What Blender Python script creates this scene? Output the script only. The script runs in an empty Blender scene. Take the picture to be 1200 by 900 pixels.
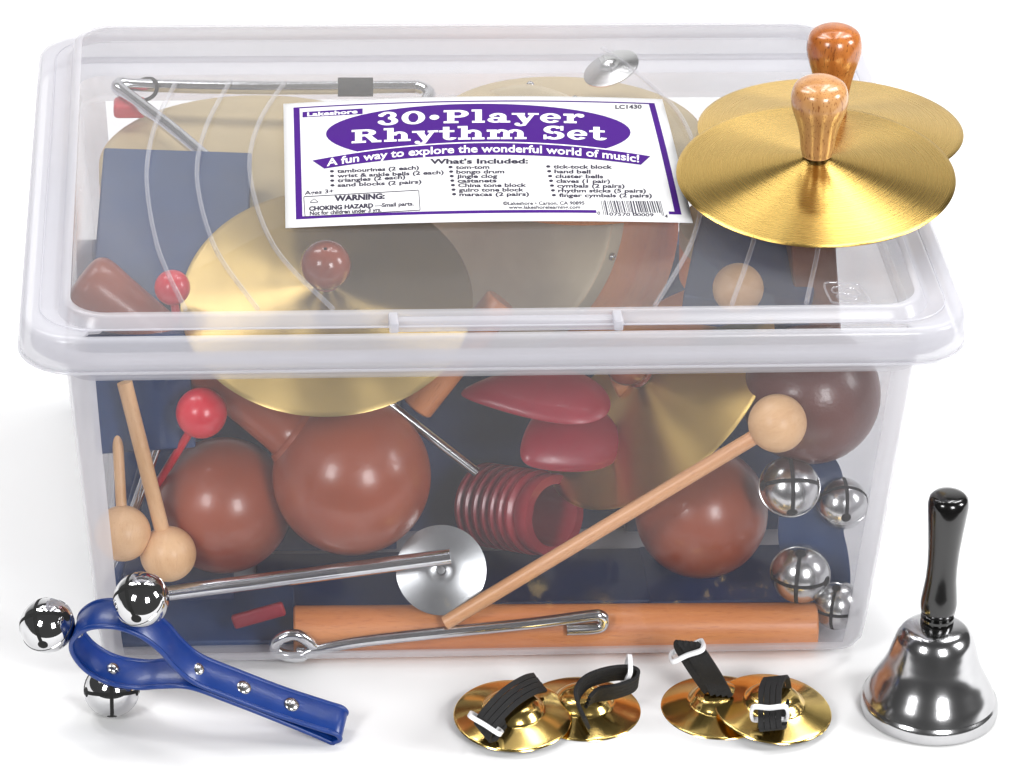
import bpy, bmesh, math, random
from mathutils import Vector, Matrix
random.seed(7)
S = 0.01                       # all lengths below are centimetres
scene = bpy.context.scene
COL = scene.collection
PI = math.pi
V = Vector

# ------------------------------------------------------------------ camera
F = 4421.29                    # focal length in pixels of a 1200 px wide frame
CAM = V((-18.49248668, -224.32978267, 133.49307799))
CR = V((0.99644028, -0.07912481, 0.0290866)).normalized()
CU = V((0.01243909, 0.4792538, 0.87758821)).normalized()
CW = V((0.08337886, 0.87410243, -0.47853204)).normalized()

def at(px, py, Y=None, Z=None):
    "point of the scene seen at a place of the photograph, on a plane of known depth Y or height Z"
    d = CW * F + CR * (px - 600) - CU * (py - 450)
    k = (Y - CAM.y) / d.y if Y is not None else (Z - CAM.z) / d.z
    return CAM + d * k

def ppc(P):
    return F / (P - CAM).dot(CW)          # pixels per centimetre there

def sdir(x, y, t):
    "direction given as right / up / towards the viewer"
    return (CR * x + CU * y - CW * t).normalized()

cd = bpy.data.cameras.new('camera')
cam = bpy.data.objects.new('camera', cd)
COL.objects.link(cam)
cd.sensor_width = 36.0
cd.lens = F * 36.0 / 1200
cd.clip_start = 0.05
cd.clip_end = 100
M = Matrix((CR, CU, -CW)).transposed().to_4x4()
M.translation = CAM * S
cam.matrix_world = M
scene.camera = cam

# ------------------------------------------------------------------ materials
def new_mat(name):
    m = bpy.data.materials.new(name)
    m.use_nodes = True
    nt = m.node_tree
    for n in list(nt.nodes):
        nt.nodes.remove(n)
    out = nt.nodes.new('ShaderNodeOutputMaterial')
    return m, nt, out

def N(nt, t, **kw):
    n = nt.nodes.new(t)
    for k, v in kw.items():
        if hasattr(n, k) and k not in n.inputs:
            setattr(n, k, v)
        else:
            n.inputs[k].default_value = v
    return n

def rgb(r, g, b):
    f = lambda c: ((c / 255 + .055) / 1.055) ** 2.4 if c > 10 else c / 255 / 12.92
    return (f(r), f(g), f(b), 1)

def noise(nt, scale, detail=4, stretch=(1, 1, 1), rough=.55, dist=0.0):
    tc = N(nt, 'ShaderNodeTexCoord')
    mp = N(nt, 'ShaderNodeMapping')
    mp.inputs['Scale'].default_value = stretch
    nt.links.new(tc.outputs['Object'], mp.inputs['Vector'])
    n = N(nt, 'ShaderNodeTexNoise', Scale=scale, Detail=detail, Roughness=rough, Distortion=dist)
    nt.links.new(mp.outputs['Vector'], n.inputs['Vector'])
    return n

def ramp(nt, src, stops):
    r = N(nt, 'ShaderNodeValToRGB')
    els = r.color_ramp.elements
    while len(els) < len(stops):
        els.new(.5)
    for e, (p, c) in zip(els, stops):
        e.position = p
        e.color = c
    nt.links.new(src, r.inputs['Fac'])
    return r

def bump(nt, src, strength, dist, bsdf):
    b = N(nt, 'ShaderNodeBump', Strength=strength, Distance=dist)
    nt.links.new(src, b.inputs['Height'])
    nt.links.new(b.outputs['Normal'], bsdf.inputs['Normal'])
    return b

def paint(name, c, rough=.4, coat=0.0, nscale=60, var=.12, bstr=.05, bdist=.0005, metallic=0, spec=.5, bscale=None):
    m, nt, out = new_mat(name)
    p = N(nt, 'ShaderNodeBsdfPrincipled', Roughness=rough, Metallic=metallic)
    p.inputs['Specular IOR Level'].default_value = spec
    p.inputs['Coat Weight'].default_value = coat
    p.inputs['Coat Roughness'].default_value = .08
    n = noise(nt, nscale)
    lo = tuple(x * (1 - var) for x in c[:3]) + (1,)
    hi = tuple(min(1, x * (1 + var)) for x in c[:3]) + (1,)
    r = ramp(nt, n.outputs['Fac'], [(.3, lo), (.7, hi)])
    nt.links.new(r.outputs['Color'], p.inputs['Base Color'])
    n2 = noise(nt, bscale or nscale * 6, 3)
    bump(nt, n2.outputs['Fac'], bstr, bdist, p)
    rr = N(nt, 'ShaderNodeMapRange')
    rr.inputs['To Min'].default_value = rough * .8
    rr.inputs['To Max'].default_value = min(1, rough * 1.25)
    nt.links.new(n.outputs['Fac'], rr.inputs['Value'])
    nt.links.new(rr.outputs['Result'], p.inputs['Roughness'])
    nt.links.new(p.outputs['BSDF'], out.inputs['Surface'])
    return m

def wood(name, c1, c2, pore, stretch, rough=.35, coat=.3, pores=.5):
    "long grain along the direction of the smallest stretch"
    m, nt, out = new_mat(name)
    p = N(nt, 'ShaderNodeBsdfPrincipled', Roughness=rough)
    p.inputs['Coat Weight'].default_value = coat
    p.inputs['Coat Roughness'].default_value = .12
    a = noise(nt, 60, 5, stretch, .6, .6)
    r = ramp(nt, a.outputs['Fac'], [(.3, c1), (.68, c2)])
    b = noise(nt, 1100, 2, (stretch[0], stretch[1], stretch[2] * 1.4) if stretch[2] < 1 else (stretch[0] * 1.4, stretch[1] * 1.4, 1), .5)
    k = ramp(nt, b.outputs['Fac'], [(.58, (0, 0, 0, 1)), (.66, (1, 1, 1, 1))])
    mu = N(nt, 'ShaderNodeMath', operation='MULTIPLY')
    mu.inputs[1].default_value = pores
    nt.links.new(k.outputs['Color'], mu.inputs[0])
    mx = N(nt, 'ShaderNodeMix', data_type='RGBA')
    nt.links.new(mu.outputs[0], mx.inputs['Factor'])
    nt.links.new(r.outputs['Color'], mx.inputs[6])
    mx.inputs[7].default_value = pore
    nt.links.new(mx.outputs[2], p.inputs['Base Color'])
    bump(nt, b.outputs['Fac'], .08, .0006, p)
    nt.links.new(p.outputs['BSDF'], out.inputs['Surface'])
    return m

def metal(name, c, rough, aniso=0.0, rings=0.0, var=.06, nscale=40, bstr=.02):
    m, nt, out = new_mat(name)
    p = N(nt, 'ShaderNodeBsdfPrincipled', Roughness=rough, Metallic=1.0)
    n = noise(nt, nscale, 5)
    lo = tuple(x * (1 - var) for x in c[:3]) + (1,)
    r = ramp(nt, n.outputs['Fac'], [(.3, lo), (.7, c)])
    nt.links.new(r.outputs['Color'], p.inputs['Base Color'])
    if aniso:
        p.inputs['Anisotropic'].default_value = aniso
        p.inputs['Anisotropic Rotation'].default_value = .25
        t = N(nt, 'ShaderNodeTangent', direction_type='RADIAL', axis='Z')
        nt.links.new(t.outputs['Tangent'], p.inputs['Tangent'])
    if rings:
        tc = N(nt, 'ShaderNodeTexCoord')
        sx = N(nt, 'ShaderNodeSeparateXYZ')
        nt.links.new(tc.outputs['Object'], sx.inputs[0])
        cb = N(nt, 'ShaderNodeCombineXYZ')
        nt.links.new(sx.outputs['X'], cb.inputs['X'])
        nt.links.new(sx.outputs['Y'], cb.inputs['Y'])
        ln = N(nt, 'ShaderNodeVectorMath', operation='LENGTH')
        nt.links.new(cb.outputs[0], ln.inputs[0])
        n1 = N(nt, 'ShaderNodeTexNoise', noise_dimensions='1D', Scale=1000, Detail=3)
        nt.links.new(ln.outputs['Value'], n1.inputs['W'])
        mr = N(nt, 'ShaderNodeMapRange')
        sp = .28 if rings > .005 else .05
        mr.inputs['To Min'].default_value = rough * (1 - sp)
        mr.inputs['To Max'].default_value = rough * (1 + sp)
        nt.links.new(n1.outputs['Fac'], mr.inputs['Value'])
        nt.links.new(mr.outputs['Result'], p.inputs['Roughness'])
        bump(nt, n1.outputs['Fac'], rings, .0002, p)
    else:
        bump(nt, n.outputs['Fac'], bstr, .0006, p)
    nt.links.new(p.outputs['BSDF'], out.inputs['Surface'])
    return m

def plastic(name, veil, tint=(.76, .755, .80, 1), rough=.1, gloss=.6, wav=.05, through=(.98, .98, .985, 1)):
    "milky see-through polypropylene: a share of it scatters, the rest lets light straight through"
    m, nt, out = new_mat(name)
    tr = N(nt, 'ShaderNodeBsdfTransparent')
    tr.inputs['Color'].default_value = through
    df = N(nt, 'ShaderNodeBsdfDiffuse')
    df.inputs['Color'].default_value = tint
    tl = N(nt, 'ShaderNodeBsdfTranslucent')
    tl.inputs['Color'].default_value = tint
    mm = N(nt, 'ShaderNodeMixShader', Fac=.42)
    nt.links.new(df.outputs[0], mm.inputs[1])
    nt.links.new(tl.outputs[0], mm.inputs[2])
    m1 = N(nt, 'ShaderNodeMixShader', Fac=veil)
    n = noise(nt, 6, 3)
    mr = N(nt, 'ShaderNodeMapRange')
    mr.inputs['To Min'].default_value = veil * .85
    mr.inputs['To Max'].default_value = veil * 1.15
    nt.links.new(n.outputs['Fac'], mr.inputs['Value'])
    nt.links.new(mr.outputs['Result'], m1.inputs['Fac'])
    nt.links.new(tr.outputs[0], m1.inputs[1])
    nt.links.new(mm.outputs[0], m1.inputs[2])
    gl = N(nt, 'ShaderNodeBsdfGlossy', Roughness=rough)
    gl.inputs['Color'].default_value = (1, 1, 1, 1)
    fr = N(nt, 'ShaderNodeFresnel', IOR=1.45)
    mu = N(nt, 'ShaderNodeMath', operation='MULTIPLY')
    mu.inputs[1].default_value = gloss
    nt.links.new(fr.outputs[0], mu.inputs[0])
    ge = N(nt, 'ShaderNodeNewGeometry')
    inv = N(nt, 'ShaderNodeMath', operation='SUBTRACT')
    inv.inputs[0].default_value = 1
    nt.links.new(ge.outputs['Backfacing'], inv.inputs[1])
    mu2 = N(nt, 'ShaderNodeMath', operation='MULTIPLY')
    nt.links.new(mu.outputs[0], mu2.inputs[0])
    nt.links.new(inv.outputs[0], mu2.inputs[1])
    mu = mu2
    m2 = N(nt, 'ShaderNodeMixShader')
    nt.links.new(mu.outputs[0], m2.inputs['Fac'])
    nt.links.new(m1.outputs[0], m2.inputs[1])
    nt.links.new(gl.outputs[0], m2.inputs[2])
    b = N(nt, 'ShaderNodeBump', Strength=wav, Distance=.004)
    n2 = noise(nt, 14, 2)
    nt.links.new(n2.outputs['Fac'], b.inputs['Height'])
    nt.links.new(b.outputs['Normal'], gl.inputs['Normal'])
    nt.links.new(b.outputs['Normal'], fr.inputs['Normal'])
    nt.links.new(m2.outputs[0], out.inputs['Surface'])
    return m

MT = {}
MT['clear'] = plastic('clear plastic', .038)
MT['lidclear'] = plastic('clear lid plastic', .085, (.80, .795, .82, 1), through=(.915, .915, .92, 1))
MT['frost'] = plastic('frosted plastic', .38, (.84, .835, .875, 1), rough=.25, through=(.95, .95, .955, 1))
MT['corner'] = plastic('thick corner plastic', .46, (.85, .845, .88, 1), rough=.2, through=(.95, .95, .955, 1))
MT['rim'] = plastic('milky rim plastic', .48, (.80, .795, .835, 1), rough=.22, through=(.92, .92, .93, 1))
MT['ridge'] = plastic('moulded ridge plastic', .16, rough=.06, gloss=1.0)
MT['brass'] = metal('brushed brass', (.74, .49, .14, 1), .27, .94, .015)
MT['palebrass'] = metal('dull brass', (.50, .36, .14, 1), .36, .88, .002)
MT['midbrass'] = metal('golden brass', (.78, .54, .18, 1), .34, .9, .002)
MT['gold'] = metal('polished brass', (.95, .68, .22, 1), .15, 0, 0, .12, 60, .03)
MT['chrome'] = metal('chrome', (.62, .62, .63, 1), .06, 0, 0, .05, 50, .01)
MT['bellchrome'] = metal('hand bell chrome', (.56, .56, .57, 1), .17, 0, 0, .06, 120, .02)
MT['nickel'] = metal('nickel jingle bell', (.60, .60, .60, 1), .24, 0, 0, .08, 60, .015)
MT['steel'] = metal('bright steel rod', (.74, .75, .77, 1), .16, 0, 0, .1, 80, .03)
MT['dullsteel'] = metal('dull steel plate', (.40, .41, .42, 1), .30, 0, 0, .12, 90, .03)
MT['rivet'] = metal('rivet steel', (.6, .6, .6, 1), .22, 0, 0, .3, 300, .1)
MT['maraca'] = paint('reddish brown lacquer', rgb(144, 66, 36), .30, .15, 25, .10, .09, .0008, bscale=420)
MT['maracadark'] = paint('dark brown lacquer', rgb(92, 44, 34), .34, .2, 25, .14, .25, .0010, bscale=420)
MT['knob'] = paint('red brown knob varnish', rgb(140, 62, 34), .22, .4, 60, .15)
MT['navy'] = paint('navy paint', rgb(24, 54, 98), .42, .05, 50, .12, .05)
MT['navy2'] = paint('dark navy paint', rgb(18, 42, 86), .5, 0, 50, .12, .05)
MT['vinyl'] = paint('blue vinyl strap', rgb(2, 48, 120), .34, .1, 80, .08, .12, .0006)
MT['red'] = paint('red plastic', rgb(205, 22, 44), .3, .2, 50, .08)
MT['wine'] = paint('wine red paint', rgb(150, 30, 44), .32, .15, 50, .12, .03)
MT['crimson'] = paint('crimson plastic', rgb(140, 14, 36), .38, .1, 50, .1, .02)
MT['skin'] = paint('cream drum skin', rgb(198, 178, 136), .5, 0, 18, .10, .1)
MT['greyskin'] = paint('grey drum skin', rgb(214, 198, 164), .5, 0, 14, .16, .1)
MT['black'] = paint('black lacquer', rgb(14, 13, 13), .18, .5, 60, .2, .04)
MT['elastic'] = paint('black elastic', rgb(16, 15, 16), .75, 0, 200, .3, .5, .0012)
MT['dark'] = paint('dark slot', rgb(10, 10, 10), .8, 0, 60, .2)
MT['white'] = paint('white plastic', rgb(232, 232, 234), .35, .1, 60, .02)
MT['ground'] = paint('white studio paper', (.85, .85, .85, 1), .75, 0, 5, .004, .02, spec=.2)
MT['paper'] = paint('white label paper', (.9, .9, .91, 1), .6, 0, 20, .01, .02, spec=.15)
nt = MT['paper'].node_tree
out = [n for n in nt.nodes if n.type == 'OUTPUT_MATERIAL'][0]
src = out.inputs['Surface'].links[0].from_socket
tl = N(nt, 'ShaderNodeBsdfTranslucent'); tl.inputs['Color'].default_value = (.85, .84, .82, 1)
mx = N(nt, 'ShaderNodeMixShader', Fac=.30)
nt.links.new(src, mx.inputs[1]); nt.links.new(tl.outputs[0], mx.inputs[2]); nt.links.new(mx.outputs[0], out.inputs['Surface'])
MT['purple'] = paint('purple ink', rgb(66, 20, 118), .6, 0, 20, .04, .02, spec=.12)
MT['ink'] = paint('dark print ink', rgb(24, 14, 46), .5, 0, 20, .04, .02)
MT['pwhite'] = paint('white lettering', (.80, .80, .80, 1), .6, 0, 20, .01, .02, spec=.15)
gr = (1, 1, .12)
MT['handledark'] = wood('amber handle wood', rgb(158, 84, 34), rgb(194, 118, 54), rgb(96, 44, 16), (1, 1, .16), .25, .5, .8)
MT['handlepale'] = wood('pale handle wood', rgb(178, 122, 70), rgb(210, 158, 102), rgb(128, 70, 32), (1, 1, .16), .25, .5, .8)
MT['beech'] = wood('beech wood', rgb(190, 110, 58), rgb(216, 142, 84), rgb(150, 76, 36), (1, 1, .1), .4, .2, .35)
MT['maple'] = wood('pale mallet wood', rgb(206, 160, 112), rgb(226, 184, 138), rgb(186, 136, 90), (1, 1, .15), .45, .05, .3)
MT['stickwood'] = wood('mallet stick wood', rgb(204, 146, 98), rgb(222, 168, 122), rgb(166, 104, 62), (1, 1, .1), .4, .1, .3)
MT['orange'] = wood('orange stained hoop', rgb(240, 136, 52), rgb(246, 160, 78), rgb(160, 82, 34), (.15, .15, 1), .4, .2, .3)
MT['darkwood'] = wood('dark brown wood', rgb(92, 46, 24), rgb(116, 62, 34), rgb(60, 28, 14), (1, 1, .12), .4, .2, .4)

# ------------------------------------------------------------------ mesh helpers
class MB:
    def __init__(s):
        s.v, s.f, s.m = [], [], []
    def add(s, verts, faces, mat=0, M=None):
        o = len(s.v)
        for p in verts:
            p = V(p)
            s.v.append(M @ p if M is not None else p)
        for f in faces:
            s.f.append([i + o for i in f])
            s.m.append(mat)
        return s
    def build(s, name, mats, parent=None, smooth=True, angle=35, M=None):
        me = bpy.data.meshes.new(name)
        me.from_pydata([tuple(p * S) for p in s.v], [], s.f)
        mats = mats if isinstance(mats, (list, tuple)) else [mats]
        for m in mats:
            me.materials.append(MT[m])
        for p, k in zip(me.polygons, s.m):
            p.material_index = k
            p.use_smooth = smooth
        bm = bmesh.new()
        bm.from_mesh(me)
        bmesh.ops.remove_doubles(bm, verts=bm.verts, dist=1e-6)
        bmesh.ops.recalc_face_normals(bm, faces=bm.faces)
        bm.to_mesh(me)
        bm.free()
        if smooth:
            me.set_sharp_from_angle(angle=math.radians(angle))
        o = bpy.data.objects.new(name, me)
        COL.objects.link(o)
        if parent is not None:
            o.parent = parent
        if M is not None:
            L = M.copy()
            L.translation = L.translation * S
            o.matrix_local = L
        return o

def tag(o, label=None, cat=None, group=None, kind=None):
    if label: o['label'] = label
    if cat: o['category'] = cat
    if group: o['group'] = group
    if kind: o['kind'] = kind
    return o

def thing(name, label, cat, M=None, group=None):
    o = bpy.data.objects.new(name, None)
    COL.objects.link(o)
    o.empty_display_size = .02
    L = (M or Matrix()).copy()
    L.translation = L.translation * S
    o.matrix_world = L
    return tag(o, label, cat, group)

def frame(origin, z, x=None):
    "matrix at origin whose Z axis is z"
    z = V(z).normalized()
    x = V(x) if x is not None else (V((1, 0, 0)) if abs(z.x) < .9 else V((0, 1, 0)))
    x = (x - z * x.dot(z)).normalized()
    y = z.cross(x)
    m = Matrix((x, y, z)).transposed().to_4x4()
    m.translation = V(origin)
    return m

def lathe(mb, prof, n=48, mat=0, M=None):
    vs, fs = [], []
    for r, z in prof:
        for i in range(n):
            a = 2 * PI * i / n
            vs.append((max(r, 1e-5) * math.cos(a), max(r, 1e-5) * math.sin(a), z))
    for k in range(len(prof) - 1):
        for i in range(n):
            j = (i + 1) % n
            fs.append((k * n + i, k * n + j, (k + 1) * n + j, (k + 1) * n + i))
    return mb.add(vs, fs, mat, M)

def spline(pts, n=8, closed=False):
    "Catmull-Rom through the points"
    P = [V(p) for p in pts]
    out = []
    L = len(P)
    rng = range(L) if closed else range(L - 1)
    for i in rng:
        if closed:
            a, b, c, d = P[(i - 1) % L], P[i], P[(i + 1) % L], P[(i + 2) % L]
        else:
            a, b, c, d = P[max(i - 1, 0)], P[i], P[i + 1], P[min(i + 2, L - 1)]
        for k in range(n):
            t = k / n
            out.append(.5 * ((2 * b) + (c - a) * t + (2 * a - 5 * b + 4 * c - d) * t * t + (3 * b - a - 3 * c + d) * t ** 3))
    if not closed:
        out.append(P[-1])
    return out

def tube(mb, pts, r, n=14, mat=0, closed=False, M=None):
    P = [V(p) for p in pts]
    L = len(P)
    rs = r if isinstance(r, (list, tuple)) else [r] * L
    vs, fs = [], []
    up = None
    for i in range(L):
        if closed:
            t = (P[(i + 1) % L] - P[i - 1]).normalized()
        else:
            t = (P[min(i + 1, L - 1)] - P[max(i - 1, 0)]).normalized()
        if up is None:
            up = t.orthogonal().normalized()
        up = (up - t * up.dot(t)).normalized()
        b = t.cross(up)
        for k in range(n):
            a = 2 * PI * k / n
            vs.append(P[i] + (up * math.cos(a) + b * math.sin(a)) * rs[i])
    for i in range(L if closed else L - 1):
        j = (i + 1) % L
        for k in range(n):
            q = (k + 1) % n
            fs.append((i * n + k, i * n + q, j * n + q, j * n + k))
    if not closed:
        fs.append(tuple(range(n))[::-1])
        fs.append(tuple((L - 1) * n + k for k in range(n)))
    return mb.add(vs, fs, mat, M)

def ball(mb, c, r, nu=40, nv=24, mat=0, M=None, sz=1):
    c = V(c)
    pr = [(r * math.sin(PI * k / nv), -r * sz * math.cos(PI * k / nv)) for k in range(nv + 1)]
    T = Matrix.Translation(c)
    return lathe(mb, pr, nu, mat, (M @ T) if M is not None else T)

def box(mb, hx, hy, hz, bev=.2, mat=0, M=None, seg=3):
    bm = bmesh.new()
    bmesh.ops.create_cube(bm, size=2)
    for v in bm.verts:
        v.co = (v.co.x * hx, v.co.y * hy, v.co.z * hz)
    if bev:
        bmesh.ops.bevel(bm, geom=bm.edges[:], offset=bev, segments=seg, profile=.5, affect='EDGES')
    bm.verts.ensure_lookup_table()
    vs = [v.co.copy() for v in bm.verts]
    fs = [[v.index for v in f.verts] for f in bm.faces]
    bm.free()
    return mb.add(vs, fs, mat, M)

def band(mb, pts, wdir, w, t, mat=0, closed=False, M=None):
    "flat strap of width w and thickness t along a path; wdir (vector or list) is across the strap"
    P = [V(p) for p in pts]
    L = len(P)
    prof = [(-.5, -.3), (-.47, -.5), (.47, -.5), (.5, -.3), (.5, .3), (.47, .5), (-.47, .5), (-.5, .3)]
    n = len(prof)
    vs, fs = [], []
    for i in range(L):
        if closed:
            tg = (P[(i + 1) % L] - P[i - 1]).normalized()
        else:
            tg = (P[min(i + 1, L - 1)] - P[max(i - 1, 0)]).normalized()
        wd = wdir[i] if isinstance(wdir, list) else V(wdir)
        wd = (wd - tg * wd.dot(tg)).normalized()
        nn = tg.cross(wd)
        for a, b in prof:
            vs.append(P[i] + wd * a * w + nn * b * t)
    for i in range(L if closed else L - 1):
        j = (i + 1) % L
        for k in range(n):
            q = (k + 1) % n
            fs.append((i * n + k, i * n + q, j * n + q, j * n + k))
    if not closed:
        fs.append(tuple(range(n))[::-1])
        fs.append(tuple((L - 1) * n + k for k in range(n)))
    return mb.add(vs, fs, mat, M)

def rrect(hw, hd, r, z, nc=8):
    "rounded rectangle loop"
    out = []
    r = min(r, hw - .01, hd - .01)
    for cx, cy, a0 in ((hw - r, hd - r, 0), (-hw + r, hd - r, 90), (-hw + r, -hd + r, 180), (hw - r, -hd + r, 270)):
        for k in range(nc + 1):
            a = math.radians(a0 + 90 * k / nc)
            out.append(V((cx + r * math.cos(a), cy + r * math.sin(a), z)))
    return out

# ------------------------------------------------------------------ the ground
g = MB()
prof = [(-45, 0), (260, 0)] + [(260 + 90 * math.sin(math.radians(a)), 90 - 90 * math.cos(math.radians(a))) for a in range(10, 91, 10)] + [(350, 330)]
vs = [(x, y, z) for y, z in prof for x in (-420, 420)]
g.add(vs, [(2 * k, 2 * k + 1, 2 * k + 3, 2 * k + 2) for k in range(len(prof) - 1)])
tag(g.build('ground', 'ground'), kind='structure')

# ------------------------------------------------------------------ the tub
NC = 8
tub = thing('storage_tub', 'large see-through plastic storage tub packed with rhythm instruments', 'storage tub')
def tub_half(z):
    k = (z - .6) / 23.4
    return 24.8 + 1.75 * k, 19.05 + 1.75 * k
mb = MB()
loops = []
for z, ins, r in ((0.6, 1.6, 1.6), (0.62, .8, 1.7), (.9, .3, 1.5), (1.5, .05, 1.5), (3, 0, 1.5), (10, 0, 1.6), (18, 0, 1.7), (22.6, 0, 1.8), (22.9, -.12, 2.2), (23.1, -.12, 2.2), (23.3, 0, 2.1), (24.4, 0, 2.1), (24.6, -1.6, 3), (25.0, -1.9, 3)):
    hw, hd = tub_half(z)
    loops.append(rrect(hw - ins, hd - ins, r, z, NC))
n = len(loops[0])
for k in range(len(loops) - 1):
    for i in range(n):
        j = (i + 1) % n
        seg = i % (NC + 1)
        corner = seg != NC
        mat = 1 if corner else 0
        if k < 3: mat = 1
        if i == NC * 2 + 1 or i == n - 1:   # the two end walls
            mat = max(mat, 1 if k < 3 else 2)
        if k >= 7: mat = 2 if k < 11 else 3
        mb.add([loops[k][i], loops[k][j], loops[k + 1][j], loops[k + 1][i]], [(0, 1, 2, 3)], mat)
mb.add(loops[0], [tuple(range(n))], 1)
o = mb.build('wall', ['clear', 'corner', 'frost', 'rim'], tub)
md = o.modifiers.new('thickness', 'SOLIDIFY'); md.thickness = .0018; md.offset = -1
for sx in (-1, 1):
    for sy in (-1, 1):
        b = MB(); box(b, 1.9, 1.9, .3, .2, 0, Matrix.Translation((sx * 20.6, sy * 15.2, .3)))
        b.build('foot', 'frost', tub)

# ------------------------------------------------------------------ the lid
PW, PD = 26.1, 20.4
def zp(x, y):
    "height of the domed lid panel"
    e = 27.75 + .030 * y
    return e + 1.7 * max(0, 1 - (x / PW) ** 2) * max(0, 1 - (y / PD) ** 2)
lid = thing('tub_lid', 'clear domed plastic lid with milky rim closing the storage tub', 'lid', Matrix.Translation((.2, 0, 24.4)))
LT = Matrix.Translation((-.2, 0, -24.4))
mb = MB()
def tilt(L, k):
    return [V((p.x, p.y, p.z + .030 * p.y * k)) for p in L]
lp = [rrect(29.12, 23.1, 3.6, 24.4, NC), rrect(29.22, 23.2, 3.7, 24.9, NC), rrect(29.2, 23.18, 3.7, 25.9, NC), rrect(29.15, 23.13, 3.7, 26.4, NC),
      rrect(29.0, 22.98, 3.65, 26.66, NC), rrect(28.78, 22.76, 3.5, 26.74, NC), rrect(28.1, 22.1, 3.2, 26.72, NC), tilt(rrect(27.2, 21.4, 2.9, 26.65, NC), .4),
      tilt(rrect(26.9, 21.15, 2.8, 26.75, NC), .6), tilt(rrect(26.75, 21.0, 2.7, 27.1, NC), .8), tilt(rrect(26.6, 20.85, 2.6, 27.6, NC), 1), tilt(rrect(26.4, 20.7, 2.5, 27.75, NC), 1)]
base = rrect(PW, PD, 2.2, 0, NC)
for s in (1, .97, .93, .88, .82, .75, .66, .56, .45, .33, .2, .1, .03):
    lp.append([V((p.x * s, p.y * s, zp(p.x * s, p.y * s))) for p in base])
n = len(base)
for k in range(len(lp) - 1):
    mat = 1
    if k in (5, 6, 7): mat = 2          # clear groove in the flange
    if k >= 12: mat = 0
    for i in range(n):
        j = (i + 1) % n
        mm = mat
        if k in (5, 6, 7) and not (i == n - 1 or i == 2 * NC + 1 or (i % (NC + 1) != NC)):
            mm = 2
        elif k in (5, 6, 7):
            mm = 1
        mb.add([lp[k][i], lp[k][j], lp[k + 1][j], lp[k + 1][i]], [(0, 1, 2, 3)], mm, LT)
mb.add(lp[-1], [tuple(range(n))], 0, LT)
o = mb.build('panel', ['lidclear', 'rim', 'clear'], lid, angle=50)
md = o.modifiers.new('thickness', 'SOLIDIFY'); md.thickness = .0016; md.offset = -1

def onlid(px, py, dz=0.0):
    "point of the domed panel seen at a place of the photograph"
    z = 28.3
    for _ in range(8):
        p = at(px, py, Z=z)
        z = zp(p.x, p.y) + dz
    return at(px, py, Z=z)
# moulded curved ribs of the panel
for pts in ([(207, 95), (181, 150), (172, 210), (185, 290), (217, 362)], [(270, 95), (241, 150), (231, 210), (252, 290), (302, 362)], [(334, 96), (303, 145), (293, 205), (322, 290), (390, 362)],
            [(706, 56), (752, 90), (800, 140), (822, 210), (812, 280), (768, 358)], [(872, 110), (893, 190), (886, 270), (858, 356)], [(948, 110), (966, 190), (962, 270), (945, 355)]):
    b = MB()
    tube(b, [LT @ p for p in spline([onlid(x, y, .02) for x, y in pts], 10)], .16, 10)
    b.build('rib', 'ridge', lid)
# latch tabs and the thicker strip between them
for x0, x1 in ((452, 463), (715, 726)):
    b = MB()
    p = at((x0 + x1) / 2, 384, Y=-21.9)
    box(b, .28, .75, .35, .1, 0, Matrix.Translation((p.x, -21.6, 26.85 - 24.4)))
    b.build('tab', 'rim', lid)
b = MB(); a = at(455, 380, Y=-21.2); c = at(722, 376, Y=-21.2)
box(b, (c.x - a.x) / 2, .32, .42, .15, 0, Matrix.Translation(((a.x + c.x) / 2, -21.25, 26.55 - 24.4)))
b.build('latch_strip', 'frost', lid)
# skirt bead
b = MB(); tube(b, [LT @ p for p in rrect(29.24, 23.22, 3.7, 24.45, NC)], .10, 8, 0, True); b.build('bead', 'rim', lid)
b = MB(); tube(b, [LT @ V((p.x, p.y, p.z)) for p in rrect(27.95, 21.95, 3.3, 26.76, NC)], .06, 8, 0, True); b.build('bead', 'rim', lid)
# moulded recycling style emblem: rounded square with loops in it
b = MB()
q = [(966, 335), (972, 331), (1003, 333), (1010, 338), (1018, 350), (1016, 355), (980, 355), (973, 351)]
tube(b, [LT @ p for p in spline([onlid(x, y, .05) for x, y in q], 5, True)], .07, 8, 0, True)
for q in ([(975, 338), (985, 336), (984, 342), (977, 343)], [(988, 340), (1000, 338), (1008, 345), (996, 347)], [(980, 347), (992, 344), (1004, 350), (990, 352)]):
    tube(b, [LT @ p for p in spline([onlid(x, y, .05) for x, y in q], 5, True)], .05, 8, 0, True)
b.build('emblem', 'ridge', lid)

# ------------------------------------------------------------------ the sticker
TL, TR, BR, BL = [onlid(x, y) for x, y in ((332, 122.5), (776, 117), (812, 262), (334.5, 268))]
def bil(s, t, dz):
    p = TL * (1 - s) * (1 - t) + TR * s * (1 - t) + BR * s * t + BL * (1 - s) * t
    return LT @ V((p.x, p.y, zp(p.x, p.y) + dz))
def grid(mb, fn, nu, nv, mat=0):
    vs = [fn(i / nu, j / nv) for j in range(nv + 1) for i in range(nu + 1)]
    fs = [(j * (nu + 1) + i, j * (nu + 1) + i + 1, (j + 1) * (nu + 1) + i + 1, (j + 1) * (nu + 1) + i) for j in range(nv) for i in range(nu)]
    return mb.add(vs, fs, mat)
b = MB()
grid(b, lambda s, t: bil(s, t, .05), 40, 24)
sticker = b.build('sticker', 'paper', lid)
md = sticker.modifiers.new('thickness', 'SOLIDIFY'); md.thickness = .0002; md.offset = -1
sticker['label'] = 'white printed label with purple border and oval title'
LZ = .058
def pl(px, py, dz=LZ):
    return LT @ onlid(px, py, dz)
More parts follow.
